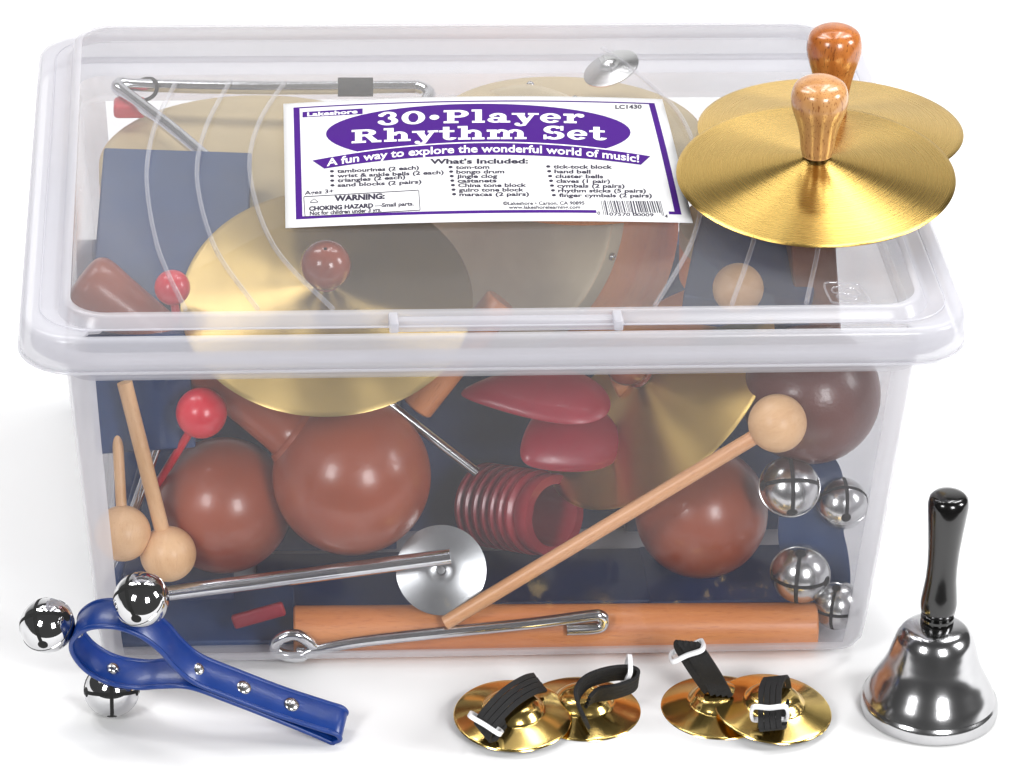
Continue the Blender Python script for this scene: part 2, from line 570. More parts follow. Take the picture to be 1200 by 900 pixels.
# border: thick sides, thin top and bottom (the bottom stops at the barcode)
b = MB()
def bar(s0, t0, s1, t1):
    nu = max(2, int(abs(s1 - s0) * 40)); nv = max(2, int(abs(t1 - t0) * 24))
    grid(b, lambda u, v: bil(s0 + (s1 - s0) * u, t0 + (t1 - t0) * v, LZ), nu, nv)
bar(.026, .042, .042, .945); bar(.960, .042, .976, .945)
bar(.042, .042, .960, .054); bar(.042, .925, .765, .945); bar(.945, .925, .960, .945)
b.build('border', 'purple', sticker)
# banner: a bowed strip
def arc(x, pts):
    (x0, y0), (x1, y1), (x2, y2) = pts
    return y0 * (x - x1) * (x - x2) / ((x0 - x1) * (x0 - x2)) + y1 * (x - x0) * (x - x2) / ((x1 - x0) * (x1 - x2)) + y2 * (x - x0) * (x - x1) / ((x2 - x0) * (x2 - x1))
UP = [(366, 188), (562, 167.5), (762, 183)]
LO = [(380, 197.5), (563, 181.5), (751, 193)]
# purple oval
b = MB()
def oval(u, v):
    a = 2 * PI * u
    x = 560.5 + 178.5 * v * math.cos(a)
    y = min(156 + 34.5 * v * math.sin(a), arc(x, UP) + 4)
    return pl(x, y - 0.02 * (x - 560) * .25, LZ)
grid(b, oval, 72, 8)
b.build('oval', 'purple', sticker)
def banner(u, v, g0=0, dz=LZ + .012):
    xu, xl = 366 + 396 * u, 380 + 371 * u
    yu, yl = arc(xu, UP) - g0, arc(xl, LO)
    return pl(xu * (1 - v) + xl * v, yu * (1 - v) + yl * v, dz)
b = MB(); grid(b, lambda u, v: banner(.05 + .9 * u, v, 1.3, LZ + .006), 60, 3); b.build('banner_edge', 'pwhite', sticker)
b = MB(); grid(b, banner, 60, 3); b.build('banner', 'purple', sticker)

def text_poly(txt, bold=0.0):
    "mesh of a line of text: verts (x, y) and faces"
    c = bpy.data.curves.new('t', 'FONT')
    c.body = txt
    c.size = 1
    c.offset = bold
    c.resolution_u = 3
    o = bpy.data.objects.new('t', c)
    COL.objects.link(o)
    dg = bpy.context.evaluated_depsgraph_get()
    me = bpy.data.meshes.new_from_object(o.evaluated_get(dg))
    vs = [(v.co.x, v.co.y) for v in me.vertices]
    fs = [tuple(p.vertices) for p in me.polygons]
    bpy.data.objects.remove(o)
    bpy.data.meshes.remove(me)
    bpy.data.curves.remove(c)
    return vs, fs
def put_text(mb, txt, x0, y0, x1, y1, cap, bold=0.0, curve=None, dz=LZ + .006):
    vs, fs = text_poly(txt, bold)
    a = min(v[0] for v in vs); e = max(v[0] for v in vs)
    out = []
    for x, y in vs:
        u = (x - a) / (e - a)
        X = x0 + (x1 - x0) * u
        Y = (arc(X, curve) if curve else y0 + (y1 - y0) * u) - cap * y / .69
        out.append(pl(X, Y, dz))
    mb.add(out, fs)
b = MB(); put_text(b, 'A fun way to explore the wonderful world of music!', 383, 0, 749, 0, 8.4, .022, [(381, 195), (563, 178.3), (750, 190.3)], LZ + .02)
b.build('banner_lettering', 'pwhite', sticker, smooth=False)
b = MB()
grid(b, lambda u, v: pl(354.5 + 70.5 * u, 131.2 - 4.2 * u + (6.4 + .2 * u) * v), 8, 2)
b.build('name_plate', 'purple', sticker)
b = MB(); put_text(b, 'Lakeshore', 360, 136.3, 419, 132.6, 4.4, .03, dz=LZ + .014); b.build('name_lettering', 'pwhite', sticker, smooth=False)
b = MB()
put_text(b, "What's Included:", 504, 191.7, 619, 191.3, 5.4, .035)
b.build('list_heading', 'ink', sticker, smooth=False); b = MB()
for i, (t, x1) in enumerate((('tambourines (2 each)', 491), ('wrist & ankle bells (2 each)', 520), ('triangles (2 each)', 475), ('sand blocks (2 pairs)', 494))):
    put_text(b, t, 395 + i * .2, 202.5 + 5.5 * i, x1, 198.3 + 5.5 * i, 4.2, .03)
    put_text(b, '\u2022', 386.5 + i * .2, 203.3 + 5.5 * i, 391.5 + i * .2, 203.3 + 5.5 * i, 5.5, .06)
b.build('list_column', 'ink', sticker, smooth=False); b = MB()
for i, (t, x1) in enumerate((('tom-tom', 573.5), ('bongo drum', 591), ('jingle clog', 583), ('castanets', 582), ('China tone block', 617), ('guiro tone block', 614), ('maracas (2 pairs)', 620))):
    put_text(b, t, 534 + i * .7, 198 + 5.3 * i, x1, 197.6 + 5.3 * i, 4.2, .03)
    put_text(b, '\u2022', 525.5 + i * .7, 198.4 + 5.3 * i, 530.5 + i * .7, 198.4 + 5.3 * i, 5.5, .06)
b.build('list_column', 'ink', sticker, smooth=False); b = MB()
for i, (t, x1) in enumerate((('tick-tock block', 717.5), ('hand bell', 692), ('cluster bells', 707), ('claves (1 pair)', 715), ('cymbals (2 pairs)', 732), ('rhythm sticks (5 pairs)', 757), ('finger cymbals (2 pairs)', 764))):
    put_text(b, t, 648.5 + i * 1.1, 197.2 + 5.6 * i, x1, 197.6 + 5.6 * i, 4.2, .03)
    put_text(b, '\u2022', 640 + i * 1.1, 197.7 + 5.6 * i, 645 + i * 1.1, 197.7 + 5.6 * i, 5.5, .06)
b.build('list_column', 'ink', sticker, smooth=False); b = MB()
put_text(b, 'Ages 3+', 357, 228.2, 391, 225.8, 4.4, .02)
put_text(b, 'WARNING:', 392, 235.6, 451, 232.6, 6.0, .05)
put_text(b, 'CHOKING HAZARD', 362, 246.8, 437.5, 243, 4.7, .05)
put_text(b, '\u2014Small parts.', 439, 243, 485, 240.6, 4.4, .03)
put_text(b, 'Not for children under 3 yrs.', 363, 252.2, 447, 247.8, 4.5, .03)
b.build('warning_lettering', 'ink', sticker, smooth=False); b = MB()
put_text(b, 'LC1430', 721, 127.4, 752, 127.2, 4.4, .03)
b.build('item_code', 'ink', sticker, smooth=False); b = MB()
put_text(b, '\u00a9Lakeshore \u2022 Carson, CA 90895', 589.5, 240, 685, 239.6, 3.7, .02)
put_text(b, 'www.lakeshorelearning.com', 596, 244.6, 680, 244.4, 3.7, .02)
b.build('address_line', 'ink', sticker, smooth=False); b = MB()
put_text(b, '0', 700, 251.5, 703.5, 251.4, 3.6, .02)
put_text(b, '07570 00009', 714, 252.6, 766, 253.6, 3.6, .02)
put_text(b, '4', 779, 255, 782.5, 255, 3.6, .02)
b.build('barcode_digits', 'ink', sticker, smooth=False)
b = MB()
def line(x0, y0, x1, y1, w):
    d = V((x1 - x0, y1 - y0, 0)).normalized()
    nx, ny = -d.y * w / 2, d.x * w / 2
    grid(b, lambda u, v: pl(x0 + (x1 - x0) * u + nx * (2 * v - 1), y0 + (y1 - y0) * u + ny * (2 * v - 1)), 10, 1)
line(356, 230.5, 490.5, 222.8, 1.0); line(357.5, 254, 492.5, 246.2, 1.0); line(356, 231, 357.5, 253.6, .9); line(490.7, 223.4, 492.3, 245.8, .9)
line(363, 237.2, 368, 232.9, .7); line(368, 232.9, 373, 236.6, .7); line(363.6, 237.4, 372.6, 236.9, .9)
b.build('warning_box', 'ink', sticker, smooth=False)
b = MB()
rnd = random.Random(3)
x = 704.0
while x < 775:
    w = rnd.choice((.7, .7, 1.2, 1.7))
    k = (x - 704) / 71
    end = 252 if x < 709 or 737 < x < 742 or x > 770 else 248.6
    x0, w0 = x, w
    grid(b, lambda u, v: pl(x0 + w0 * u + 3.5 * v * (1 + .2 * k), 234.8 + .8 * k + (end - 234.8) * v), 1, 2)
    x += w + rnd.choice((.7, 1.0, 1.4))
b.build('barcode', 'ink', sticker, smooth=False)

# slab lettering of the title, drawn stroke by stroke
class Glyph:
    def __init__(s): s.P = []
    def R(s, x0, x1, y0, y1): s.P.append(([(x0, y0), (x1, y0), (x1, y1), (x0, y1)], [(0, 1, 2, 3)])); return s
    def A(s, cx, cy, ro, ri, a0=0, a1=360, n=22):
        vs, fs = [], []
        for i in range(n + 1):
            a = math.radians(a0 + (a1 - a0) * i / n)
            vs += [(cx + ro[0] * math.cos(a), cy + ro[1] * math.sin(a)), (cx + ri[0] * math.cos(a), cy + ri[1] * math.sin(a))]
        fs = [(2 * i, 2 * i + 2, 2 * i + 3, 2 * i + 1) for i in range(n)]
        s.P.append((vs, fs)); return s
    def D(s, cx, cy, r):
        s.P.append(([(cx + r * math.cos(2 * PI * k / 18), cy + r * math.sin(2 * PI * k / 18)) for k in range(18)], [tuple(range(18))])); return s
    def Q(s, *p): s.P.append((list(p), [(0, 1, 2, 3)])); return s
def stem(g, x, h, s=.26, top=True, bot=True):
    g.R(x, x + s, 0, h)
    if bot: g.R(x - .12, x + s + .12, 0, .15)
    if top: g.R(x - .14, x + .1, h - .15, h)
    return g
def gl(ch):
    g = Glyph()
    if ch == '3': g.A(.42, .74, (.34, .28), (.10, .14), 165, -85).A(.42, .29, (.40, .31), (.14, .16), 90, -168).D(.16, .77, .12).D(.15, .24, .13); w = .9
    elif ch == '0': g.A(.46, .5, (.46, .52), (.2, .37)); w = .98
    elif ch == '\u2022': g.D(.25, .48, .19); w = .56
    elif ch in 'PR':
        g.R(.14, .42, 0, 1).R(0, .58, 0, .15).R(0, .3, .85, 1)
        cy, ro, ri = (.71, .29, .14) if ch == 'P' else (.74, .26, .12)
        g.R(.4, .58, cy + ri, 1).R(.4, .58, cy - ro, cy - ri).A(.57, cy, (.41, ro), (.13, ri), -90, 90); w = 1.04
        if ch == 'R': g.Q((.52, .52), (.8, .52), (1.08, .1), (.8, .05)).R(.8, 1.2, 0, .15); w = 1.24
    elif ch == 'l': stem(g, .14, 1.02); w = .56
    elif ch == 'a': g.R(.5, .75, 0, .5).A(.42, .46, (.33, .28), (.08, .14), 0, 160).D(.18, .52, .1).A(.33, .21, (.32, .22), (.10, .09)).R(.7, .9, 0, .14); w = .94
    elif ch == 'y': g.Q((.1, .72), (.4, .72), (.62, .12), (.4, 0)).Q((.74, .72), (.9, .72), (.5, -.24), (.34, -.2)).R(-.03, .48, .6, .735).R(.6, 1.02, .6, .735).A(.3, -.13, (.2, .15), (.03, .03), 180, 330).D(.18, -.12, .11); w = 1.02
    elif ch == 'e': g.A(.41, .36, (.41, .38), (.16, .24), 8, 325).R(.2, .8, .3, .42); w = .86
    elif ch == 'r': stem(g, .14, .72).A(.6, .36, (.24, .38), (.16, .2), 60, 170).D(.68, .58, .14); w = .86
    elif ch == 'h': stem(g, .14, 1.02).A(.62, .42, (.34, .32), (.1, .17), 0, 170).R(.7, .96, 0, .44).R(.58, 1.08, 0, .15); w = 1.12
    elif ch == 'm': stem(g, .14, .72).A(.6, .42, (.32, .32), (.08, .17), 0, 170).R(.66, .92, 0, .44).R(.56, 1.02, 0, .15).A(1.14, .42, (.34, .32), (.1, .17), 0, 170).R(1.22, 1.48, 0, .44).R(1.12, 1.6, 0, .15); w = 1.64
    elif ch == 't': g.R(.14, .4, .2, .98).R(-.02, .6, .58, .72).A(.42, .22, (.28, .24), (.03, .09), 180, 345); w = .68
    elif ch == 'S': g.A(.44, .72, (.40, .3), (.13, .15), 25, 270).A(.46, .29, (.42, .31), (.14, .16), -155, 90).R(.72, .84, .66, 1.0).R(.04, .16, 0, .34); w = .94
    else: w = .5
    return g.P, w
def title(mb, txt, x0, x1, curve, cap):
    tot = sum(gl(c)[1] + .05 for c in txt) - .05
    x = 0
    q = 0
    for c in txt:
        P, w = gl(c)
        for vs, fs in P:
            q += 1
            dz = LZ + .008 + (q % 9) * .0012
            out = []
            for a, y in vs:
                X = x0 + (x1 - x0) * (x + a) / tot
                out.append(pl(X, arc(X, curve) - cap * y, dz))
            mb.add(out, fs)
        x += w + .05
b = MB()
title(b, '30\u2022Player', 442, 686, [(442, 147), (560, 143.8), (686, 144.6)], 15.2)
title(b, 'Rhythm Set', 412, 711, [(412, 168), (560, 163.3), (711, 164.3)], 15.6)
b.build('title_lettering', 'pwhite', sticker, smooth=False)

# ------------------------------------------------------------------ cymbals
def cymbal(label, C, nrm, r, h, mat, handle, knob=None, name='hand_cymbal', hl=5.6, group=None):
    t = thing(name, label, 'cymbal', frame(C, nrm), group)
    b = MB()
    pr = [(r, 0)]
    for k in range(1, 30):
        u = 1 - k / 29
        pr.append((max(r * u, .5), h * (1 - u) ** 1.12))
    under = [(rr, z - .09) for rr, z in pr]
    lathe(b, pr[::-1] + [(r + .04, -.04)] + under, 160)
    b.build('plate', mat, t, angle=60)
    b = MB()
    if knob:
        pr = [(.85, h - .05), (.9, h + .05), (.8, h + .15), (.78, h + .25)]
        zc = h + .2 + knob * .9
        pr += [(knob * math.sin(a), zc - knob * math.cos(a)) for a in [math.radians(d) for d in range(32, 181, 8)]]
        lathe(b, pr, 40)
    else:
        k = hl / 5.6
        g = 1.1
        pr = [(0, h), (.90, h + .02), (.98, h + .1), (1.08, h + .5), (1.17, h + 1.4 * k), (1.42, h + 2.5 * k), (1.70, h + 3.35 * k), (1.82, h + 4.0 * k), (1.78, h + 4.6 * k), (1.6, h + 5.1 * k), (1.2, h + 5.4 * k), (.8, h + 5.56 * k), (.4, h + 5.63 * k), (0, h + 5.65 * k)]
        lathe(b, [tuple(p)[:2] for p in spline([V((x, y, 0)) for x, y in pr], 3)], 44)
    b.build('handle', handle, t, angle=60)
    return t
c1 = at(973, 151, Z=29.4)
cymbal('brass cymbal with amber wooden handle resting on the lid, behind the other cymbal', c1, (-.02, .03, 1), 8.75, 1.5, 'brass', 'handledark', hl=5.8, group='pair of cymbals lying on the lid')
c2 = at(956, 204, Z=30.2)
cymbal('brass cymbal with pale wooden handle lying in front, overlapping the other on the lid', c2, (-.035, -.085, 1), 8.9, 1.5, 'brass', 'handlepale', hl=5.4, group='pair of cymbals lying on the lid')

# ------------------------------------------------------------------ hand bell
P = at(1088, 830, Z=0)
t = thing('hand_bell', 'chrome hand bell with black handle standing right of the tub', 'bell', frame(P, (0.0, 0, 1)))
b = MB()
pr = [(3.9, .05), (4.3, .0), (4.40, .08), (4.42, .25), (4.38, .75), (4.30, .95), (4.2, 1.05), (3.95, 1.65), (3.6, 2.3), (3.25, 2.95), (2.98, 3.6), (2.78, 4.3), (2.58, 5.0), (2.38, 5.55), (2.05, 6.0), (1.6, 6.25), (1.0, 6.36), (.3, 6.38)]
prs = pr[:6] + [tuple(p)[:2] for p in spline([V((x, y, 0)) for x, y in pr[6:]], 6)]
lathe(b, prs, 96)
lathe(b, [(4.25, .05), (4.2, .8), (3.2, 2.6), (2.6, 4.2), (1.8, 5.8), (.3, 6.0)], 64)
b.build('bell_cup', 'bellchrome', t, angle=40)
b = MB()
lathe(b, [(.2, 6.3), (1.05, 6.34), (1.06, 6.6), (.92, 6.68), (.95, 6.78), (1.06, 6.84), (1.06, 7.02), (.95, 7.08), (.97, 7.18), (1.08, 7.25), (1.14, 7.7), (1.16, 8.1), (1.08, 8.8), (.97, 9.8), (.95, 10.8), (1.0, 12), (1.12, 13.4), (1.24, 14.6), (1.28, 15.2), (1.2, 15.65), (1.0, 15.85), (.7, 15.92), (0, 15.94)], 48)
b.build('handle', 'black', t, angle=50)

# ------------------------------------------------------------------ jingle bells
def jingle(C, r, axis, mat, label=None, parent=None, name='jingle_bell', PM=None, slots=2, xh=None):
    "hollow ball with seam, mounting boss and crossed slots with round ends on the far half; +axis carries the slots"
    Mx = frame(C, axis, xh)
    if PM is not None:
        Mx = PM.inverted() @ Mx
    b = MB()
    pr = []
    for k in range(0, 65):
        a = PI * k / 64
        pr.append((r * math.sin(a), -r * math.cos(a)))
    lathe(b, pr, 96)
    lathe(b, [(r * .99, -.10), (r * 1.025, -.07), (r * 1.03, 0), (r * 1.025, .07), (r * .99, .10)], 48)
    o = b.build(name, mat, parent, M=Mx)
    b = MB()
    for s in range(slots):
        A = PI / slots * s
        h = math.radians(70)
        w = r * .07
        vs, fs = [], []
        nn = 40
        for i in range(nn + 1):
            th = -h + 2 * h * i / nn
            d = V((math.sin(th) * math.cos(A), math.sin(th) * math.sin(A), math.cos(th)))
            side = V((-math.sin(A), math.cos(A), 0))
            for q in (-1, 1):
                vs.append((d * r + side * w * q).normalized() * r * 1.004)
        fs = [(2 * i, 2 * i + 2, 2 * i + 3, 2 * i + 1) for i in range(nn)]
        b.add(vs, fs)
        for e in (-1, 1):
            d = V((math.sin(e * h) * math.cos(A), math.sin(e * h) * math.sin(A), math.cos(h)))
            u1 = d.orthogonal().normalized(); u2 = d.cross(u1)
            ring = [((d * r) + (u1 * math.cos(2 * PI * k / 16) + u2 * math.sin(2 * PI * k / 16)) * r * .19).normalized() * r * 1.006 for k in range(16)]
            b.add([d * r * 1.0065] + ring, [(0, k + 1, (k + 1) % 16 + 1) for k in range(16)])
    b.build('slot', 'dark', o)
    return o

# hand held cluster of bells on the blue strap
RC = at(143, 754, Z=6.5)
EC = at(398, 850, Z=.95)
u = (EC - RC).normalized()
w = V((.05, math.cos(math.radians(24)), math.sin(math.radians(24))))
w = (w - u * w.dot(u)).normalized()
vv = w.cross(u)
if vv.z < 0: vv = -vv
FM = Matrix((u, w, vv)).transposed().to_4x4()
FM.translation = RC
t = thing('cluster_bells', 'blue strap handle with three shiny jingle bells lying at the lower left', 'bells', FM)
LEN = (EC - RC).length
R0 = 2.7
K = 1.1
path = [(LEN, 0, -.45), (LEN - .15, 0, -.6), (LEN - 1.2, 0, -.50), (LEN * .72, 0, -.36), (LEN * .5, 0, -.30), (4.9, 0, -.40), (3.3, 0, -1.4), (1.9 * K, 0, -2.15 * K), (.3, 0, -2.72 * K), (-1.3 * K, 0, -2.3 * K), (-2.45 * K, 0, -1.1 * K), (-2.7 * K, 0, .2), (-2.2 * K, 0, 1.6 * K), (-1.0 * K, 0, 2.5 * K), (.5, 0, 2.6 * K), (1.9 * K, 0, 1.95 * K), (3.3, 0, 1.15), (4.9, 0, .28), (LEN * .5, 0, .14), (LEN * .72, 0, .12), (LEN - 1.2, 0, .34), (LEN - .2, 0, .42), (LEN + .22, 0, .05)]
b = MB()
band(b, spline(path, 7, True), (0, 1, 0), 2.2, .20, closed=True)
sp = spline(path, 7, True)
for q in (-1.02, 1.02):                       # stitched raised edges
    tube(b, [p + V((0, q, 0)) for p in sp], .17, 8, 0, True)
b.build('strap', 'vinyl', t, angle=50)
for x, z in ((4.9, .36), (8.1, .26), (11.3, .36)):
    b = MB(); ball(b, (x, 0, z - .08), .50, 24, 12, 0, None, .36); b.build('rivet', 'rivet', t)
for (x, z, dx, dz) in ((.3, -2.98, 0, -1), (-2.95, -.6, -1, -.2), (-.2, 2.9, 0, 1)):
    b = MB(); ball(b, (x - dx * .12, 0, z - dz * .12), .42, 20, 10, 0, None, .6); b.build('rivet', 'rivet', t)
for (x, z, ax) in ((.9, -5.05, sdir(.1, -.1, .97)), (-4.65, -1.0, sdir(-.35, .45, .8)), (-.3, 4.95, sdir(-.45, .45, .75))):
    C = FM @ V((x, 0, z))
    jingle(C, 1.72, ax, 'chrome', None, t, 'jingle_bell', FM)

# ------------------------------------------------------------------ finger cymbals
def finger(label, px, py, zc, nrm, strap, sw, slider):
    C = at(px, py, Z=zc)
    FMx = frame(C, nrm)
    inv = FMx.inverted()
    t = thing('finger_cymbal', label, 'finger cymbal', FMx, 'finger cymbals lying in front of the tub')
    b = MB()
    pr = [(3.72, 0), (3.6, .06), (2.9, .26), (2.2, .46), (1.95, .56), (1.75, .78), (1.5, 1.02), (1.15, 1.2), (.7, 1.3), (.3, 1.33), (0, 1.34)]
    top = [tuple(p)[:2] for p in spline([V((x, y, 0)) for x, y in pr], 4)]
    lathe(b, [(0, 1.24), (.7, 1.2), (1.5, .9), (2.2, .36), (3.6, -.04), (3.76, -.06)] + top, 96)
    b.build('plate', 'gold', t, angle=40)
    # strap given as photo points with heights above the plate centre
    pts = [inv @ at(x, y, Z=zz) for x, y, zz in strap]
    b = MB()
    sw_l = [(inv.to_3x3() @ V(s)) for s in sw]
    sp = spline(pts, 8)
    wl = []
    for i in range(len(sp)):
        k = i / (len(sp) - 1) * (len(sw_l) - 1)
        j = min(int(k), len(sw_l) - 2) if len(sw_l) > 1 else 0
        wl.append(sw_l[j].lerp(sw_l[min(j + 1, len(sw_l) - 1)], k - j))
    for off in (-.45, -.15, .15, .45):        # ribbed elastic: four cords side by side
        q = [p + d.normalized() * off * 1.25 for p, d in zip(sp, wl)]
        band(b, q, wl, .355, .24)
    b.build('strap', 'elastic', t, angle=60)
    # white slider buckle: rounded frame around the strap
    i = int(slider * (len(sp) - 1))
    c = sp[i]
    tg = (sp[min(i + 1, len(sp) - 1)] - sp[max(i - 1, 0)]).normalized()
    wd = (wl[i] - tg * wl[i].dot(tg)).normalized()
    nn = tg.cross(wd)
    b = MB()
    ring = [c + wd * x * 1.12 + nn * y * .68 + tg * z for x, y, z in ((-1, -.5, 0), (-.8, -1, 0), (0, -.8, 0), (.8, -1, 0), (1, -.5, 0), (1, .5, 0), (.8, 1, 0), (0, .8, 0), (-.8, 1, 0), (-1, .5, 0))]
    band(b, spline(ring, 4, True), tg, .30, .20, closed=True)
    b.build('slider', 'white', t)
    return t
UPF = sdir(0, .6, .8)
finger('brass finger cymbal at left with its black strap folded toward the viewer, overlapping its neighbour', 601, 838, .75, (.0, -.06, 1),
       [(632, 800, 1.9), (620, 803, 2.7), (600, 815, 3.0), (582, 832, 2.7), (569, 848, 2.1), (566, 858, 1.4), (576, 856, 1.2), (592, 838, 1.6), (612, 820, 1.9)], [CU * .78 - CR * .62], .50)
finger('brass finger cymbal half under its left neighbour, black strap arching up to the right', 683, 830, .06, (.02, .01, 1),
       [(688, 848, 1.2), (680, 832, 1.6), (676, 815, 2.2), (686, 800, 2.9), (708, 791, 3.2), (732, 788, 3.2), (746, 792, 3.0), (743, 802, 2.6), (722, 810, 2.3), (700, 814, 1.9), (688, 824, 1.5)], [CU * .5 - CW * .8 - CR * .2, CU * .6 - CW * .75, CU * .6 - CW * .7 + CR * .2], .52)
finger('brass finger cymbal with its black strap standing straight up, half under its right neighbour', 842, 828, .06, (-.02, .01, 1),
       [(838, 812, 1.4), (826, 796, 2.4), (812, 775, 3.6), (803, 758, 4.6), (806, 754, 4.9), (814, 762, 4.5), (826, 780, 3.5), (838, 800, 2.2), (846, 815, 1.4)], [CR * 1.0 - CU * .1], .34)
finger('brass finger cymbal at right with its black strap hanging down its face', 906, 830, .8, (.06, -.05, 1),
       [(914, 806, 2.0), (912, 797, 2.9), (908, 795, 3.2), (903, 806, 3.0), (902, 824, 2.6), (902, 842, 2.2), (903, 853, 1.8), (908, 852, 1.5), (910, 838, 1.6), (912, 822, 1.8)], [CR * 1.0 + CU * .1], .52)

# ------------------------------------------------------------------ contents of the tub
def ppr(P, rpx): return rpx / ppc(P)

def maraca(label, px, py, Y, rpx, hpx, hpy, hY, mat, hr=(1.5, .85, .9, 1.25), group='maracas in the tub'):
    C = at(px, py, Y=Y)
    r = ppr(C, rpx)
    H = at(hpx, hpy, Y=hY)
    ax = (H - C)
    Lh = ax.length
    t = thing('maraca', label, 'maraca', frame(C, ax), group)
    b = MB(); ball(b, (0, 0, 0), r, 56, 36); b.build('head', mat, t)
    b = MB()
    pr = [(hr[0] * 1.5, r * .72), (hr[0] * 1.2, r * .95), (hr[0], r * 1.12), (hr[1], r * 1.12 + (Lh - r) * .4), (hr[2], Lh * .85), (hr[3], Lh - 1.2), (hr[3] * .93, Lh - .4), (hr[3] * .65, Lh), (0, Lh + .12)]
    lathe(b, [tuple(p)[:2] for p in spline([V((x, y, 0)) for x, y in pr], 4)], 32)
    b.build('handle', mat, t)
    return t
maraca('largest reddish brown maraca, its handle pointing up left, behind the front wall', 412, 558, -13.6, 93, 94, 326, -8.8, 'maraca', (1.75, 1.5, 1.9, 2.1))
maraca('reddish brown maraca with two bright spots, between the pale mallets and the largest maraca', 262, 592, -11.5, 80, 330, 700, 4, 'maraca')
maraca('rusty red maraca behind the long mallet stick at right', 822, 600, -11.5, 78, 900, 665, 2, 'maraca')
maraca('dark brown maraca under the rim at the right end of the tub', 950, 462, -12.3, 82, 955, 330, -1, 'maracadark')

def mallet(label, b0, b1, rpx, srpx, ballmat, stickmat, group=None, name='mallet'):
    C = at(b0[0], b0[1], Y=b0[2]); E_ = at(b1[0], b1[1], Y=b1[2])
    r = ppr(C, rpx); sr = ppr(C, srpx)
    ax = E_ - C
    t = thing(name, label, 'mallet', frame(C, ax), group)
    b = MB(); ball(b, (0, 0, 0), r, 40, 28); b.build('head', ballmat, t)
    b = MB(); tube(b, [(0, 0, r * .9), (0, 0, ax.length * .5), (0, 0, ax.length)], sr, 20); b.build('stick', stickmat, t)
    return t
GM = 'wooden mallets in the tub'
mallet('long pale wooden mallet slanting across the front of the tub, ball at upper right', (911, 496, -17.2), (522, 730, -18.2), 34.5, 9, 'maple', 'stickwood', GM)
mallet('pale wooden mallet with its ball leftmost in the tub', (144, 625, -16.0), (137, 500, -12.5), 33, 6.5, 'maple', 'maple', GM)
mallet('pale wooden mallet leaning left, its ball in front of the brown maraca', (197, 649, -16.2), (146, 448, -13.5), 33, 9, 'maple', 'maple', GM)
mallet('pale wooden mallet ball under the lid at right, its stick hidden', (865, 338, -9.0), (840, 420, 3.0), 30, 7, 'maple', 'maple', GM)
GR = 'red mallets in the tub'
mallet('larger bright red ball mallet below the rim at left', (236, 484, -14.2), (180, 575, -11.5), 30, 5, 'red', 'red', GR)
mallet('small red ball mallet on the blue block under the lid', (202, 337, -10.8), (215, 430, -10.0), 21, 5, 'red', 'red', GR)

def rod(name, label, cat, pts, rpx, mat, group=None, part='bar', n=8, straight=False):
    W = [at(x, y, Y=Y) for x, y, Y in pts]
    r = ppr(W[0], rpx)
    C = W[0]
    b = MB()
    L = [p - C for p in W]
    tube(b, L if straight else spline(L, n), r, 16)
    o = b.build(name, mat)
    o.location = C * S
    return tag(o, label, cat, group)
rod('clave', 'thick beech wood clave lying along the bottom front of the tub', 'clave', [(344, 737, -15.2), (500, 735, -15.2), (956, 733, -15.2)], 28.5, 'beech', straight=True)
clave = bpy.data.objects['clave']
# grain must run along the clave: lay its mesh along Z and turn the object
def along(o, a, bpt, rpx, mat, cham=.12):
    A = at(*a[:2], Y=a[2]); B = at(*bpt[:2], Y=bpt[2])
    r = ppr(A, rpx)
    L = (B - A).length
    m = MB(); lathe(m, [(0, 0), (r - cham, 0), (r, cham), (r, L * .5), (r, L - cham), (r - cham, L), (0, L)], 40)
    old = o.data
    n = m.build('x', mat)
    o.data = n.data
    bpy.data.objects.remove(n)
    Mx = frame(A, B - A); Mx.translation = Mx.translation * S
    o.matrix_world = Mx
along(clave, (344, 737, -16.4), (956, 733, -17.3), 27.5, 'beech')
clave.data.name = 'clave'
def dowel(name, label, cat, a, b, rpx, mat, group=None):
    o = bpy.data.objects.new(name, bpy.data.meshes.new(name)); COL.objects.link(o)
    along(o, a, b, rpx, mat)
    return tag(o, label, cat, group)
dowel('rhythm_stick', 'orange brown rhythm stick slanting behind the lid rim at the middle', 'rhythm stick', (588, 352, -8.5), (488, 478, -10), 20, 'beech', 'rhythm sticks in the tub')
dowel('rhythm_stick', 'orange brown rhythm stick under the rim near the right cymbal', 'rhythm stick', (720, 455, -6.5), (905, 372, -5.5), 16, 'beech', 'rhythm sticks in the tub')
dowel('rhythm_stick', 'dark navy rhythm stick upright in the left corner of the tub', 'rhythm stick', (128, 695, -15.2), (190, 480, -10.5), 9, 'navy', 'rhythm sticks in the tub')

# triangles and their beaters
GT = 'steel triangle beaters in the tub'
rod('triangle_beater', 'steel triangle beater with a hooked loop lying before the wooden clave', 'triangle beater', [(347, 763, -18.3), (367, 764, -18.3), (364, 754, -18.35), (347, 744, -18.4), (328, 749, -18.4), (322, 761, -18.4), (335, 768, -18.4), (352, 769, -18.45), (368, 762, -18.4), (420, 752, -18.4), (520, 741, -18.4), (620, 731, -18.4), (690, 722, -18.4), (704, 722, -18.4), (708, 729, -18.4), (700, 736, -18.4), (664, 738, -18.4)], 7, 'steel', GT)
rod('triangle', 'steel triangle bar running below the brown maracas to the round jingle plate', 'triangle', [(186, 697, -17.0), (300, 682, -17.2), (528, 652, -17.6)], 9.5, 'steel', 'steel triangles in the tub', straight=True)
rod('triangle_beater', 'short steel triangle beater slanting right of the largest maraca', 'triangle beater', [(446, 466, -9.8), (500, 508, -10.2), (558, 553, -10.6)], 6, 'steel', GT, straight=True)
rod('triangle_beater', 'thin steel triangle beater rising behind the left mallets', 'triangle beater', [(130, 672, -14.8), (165, 575, -13.2), (204, 466, -11.2)], 6, 'steel', GT, straight=True)
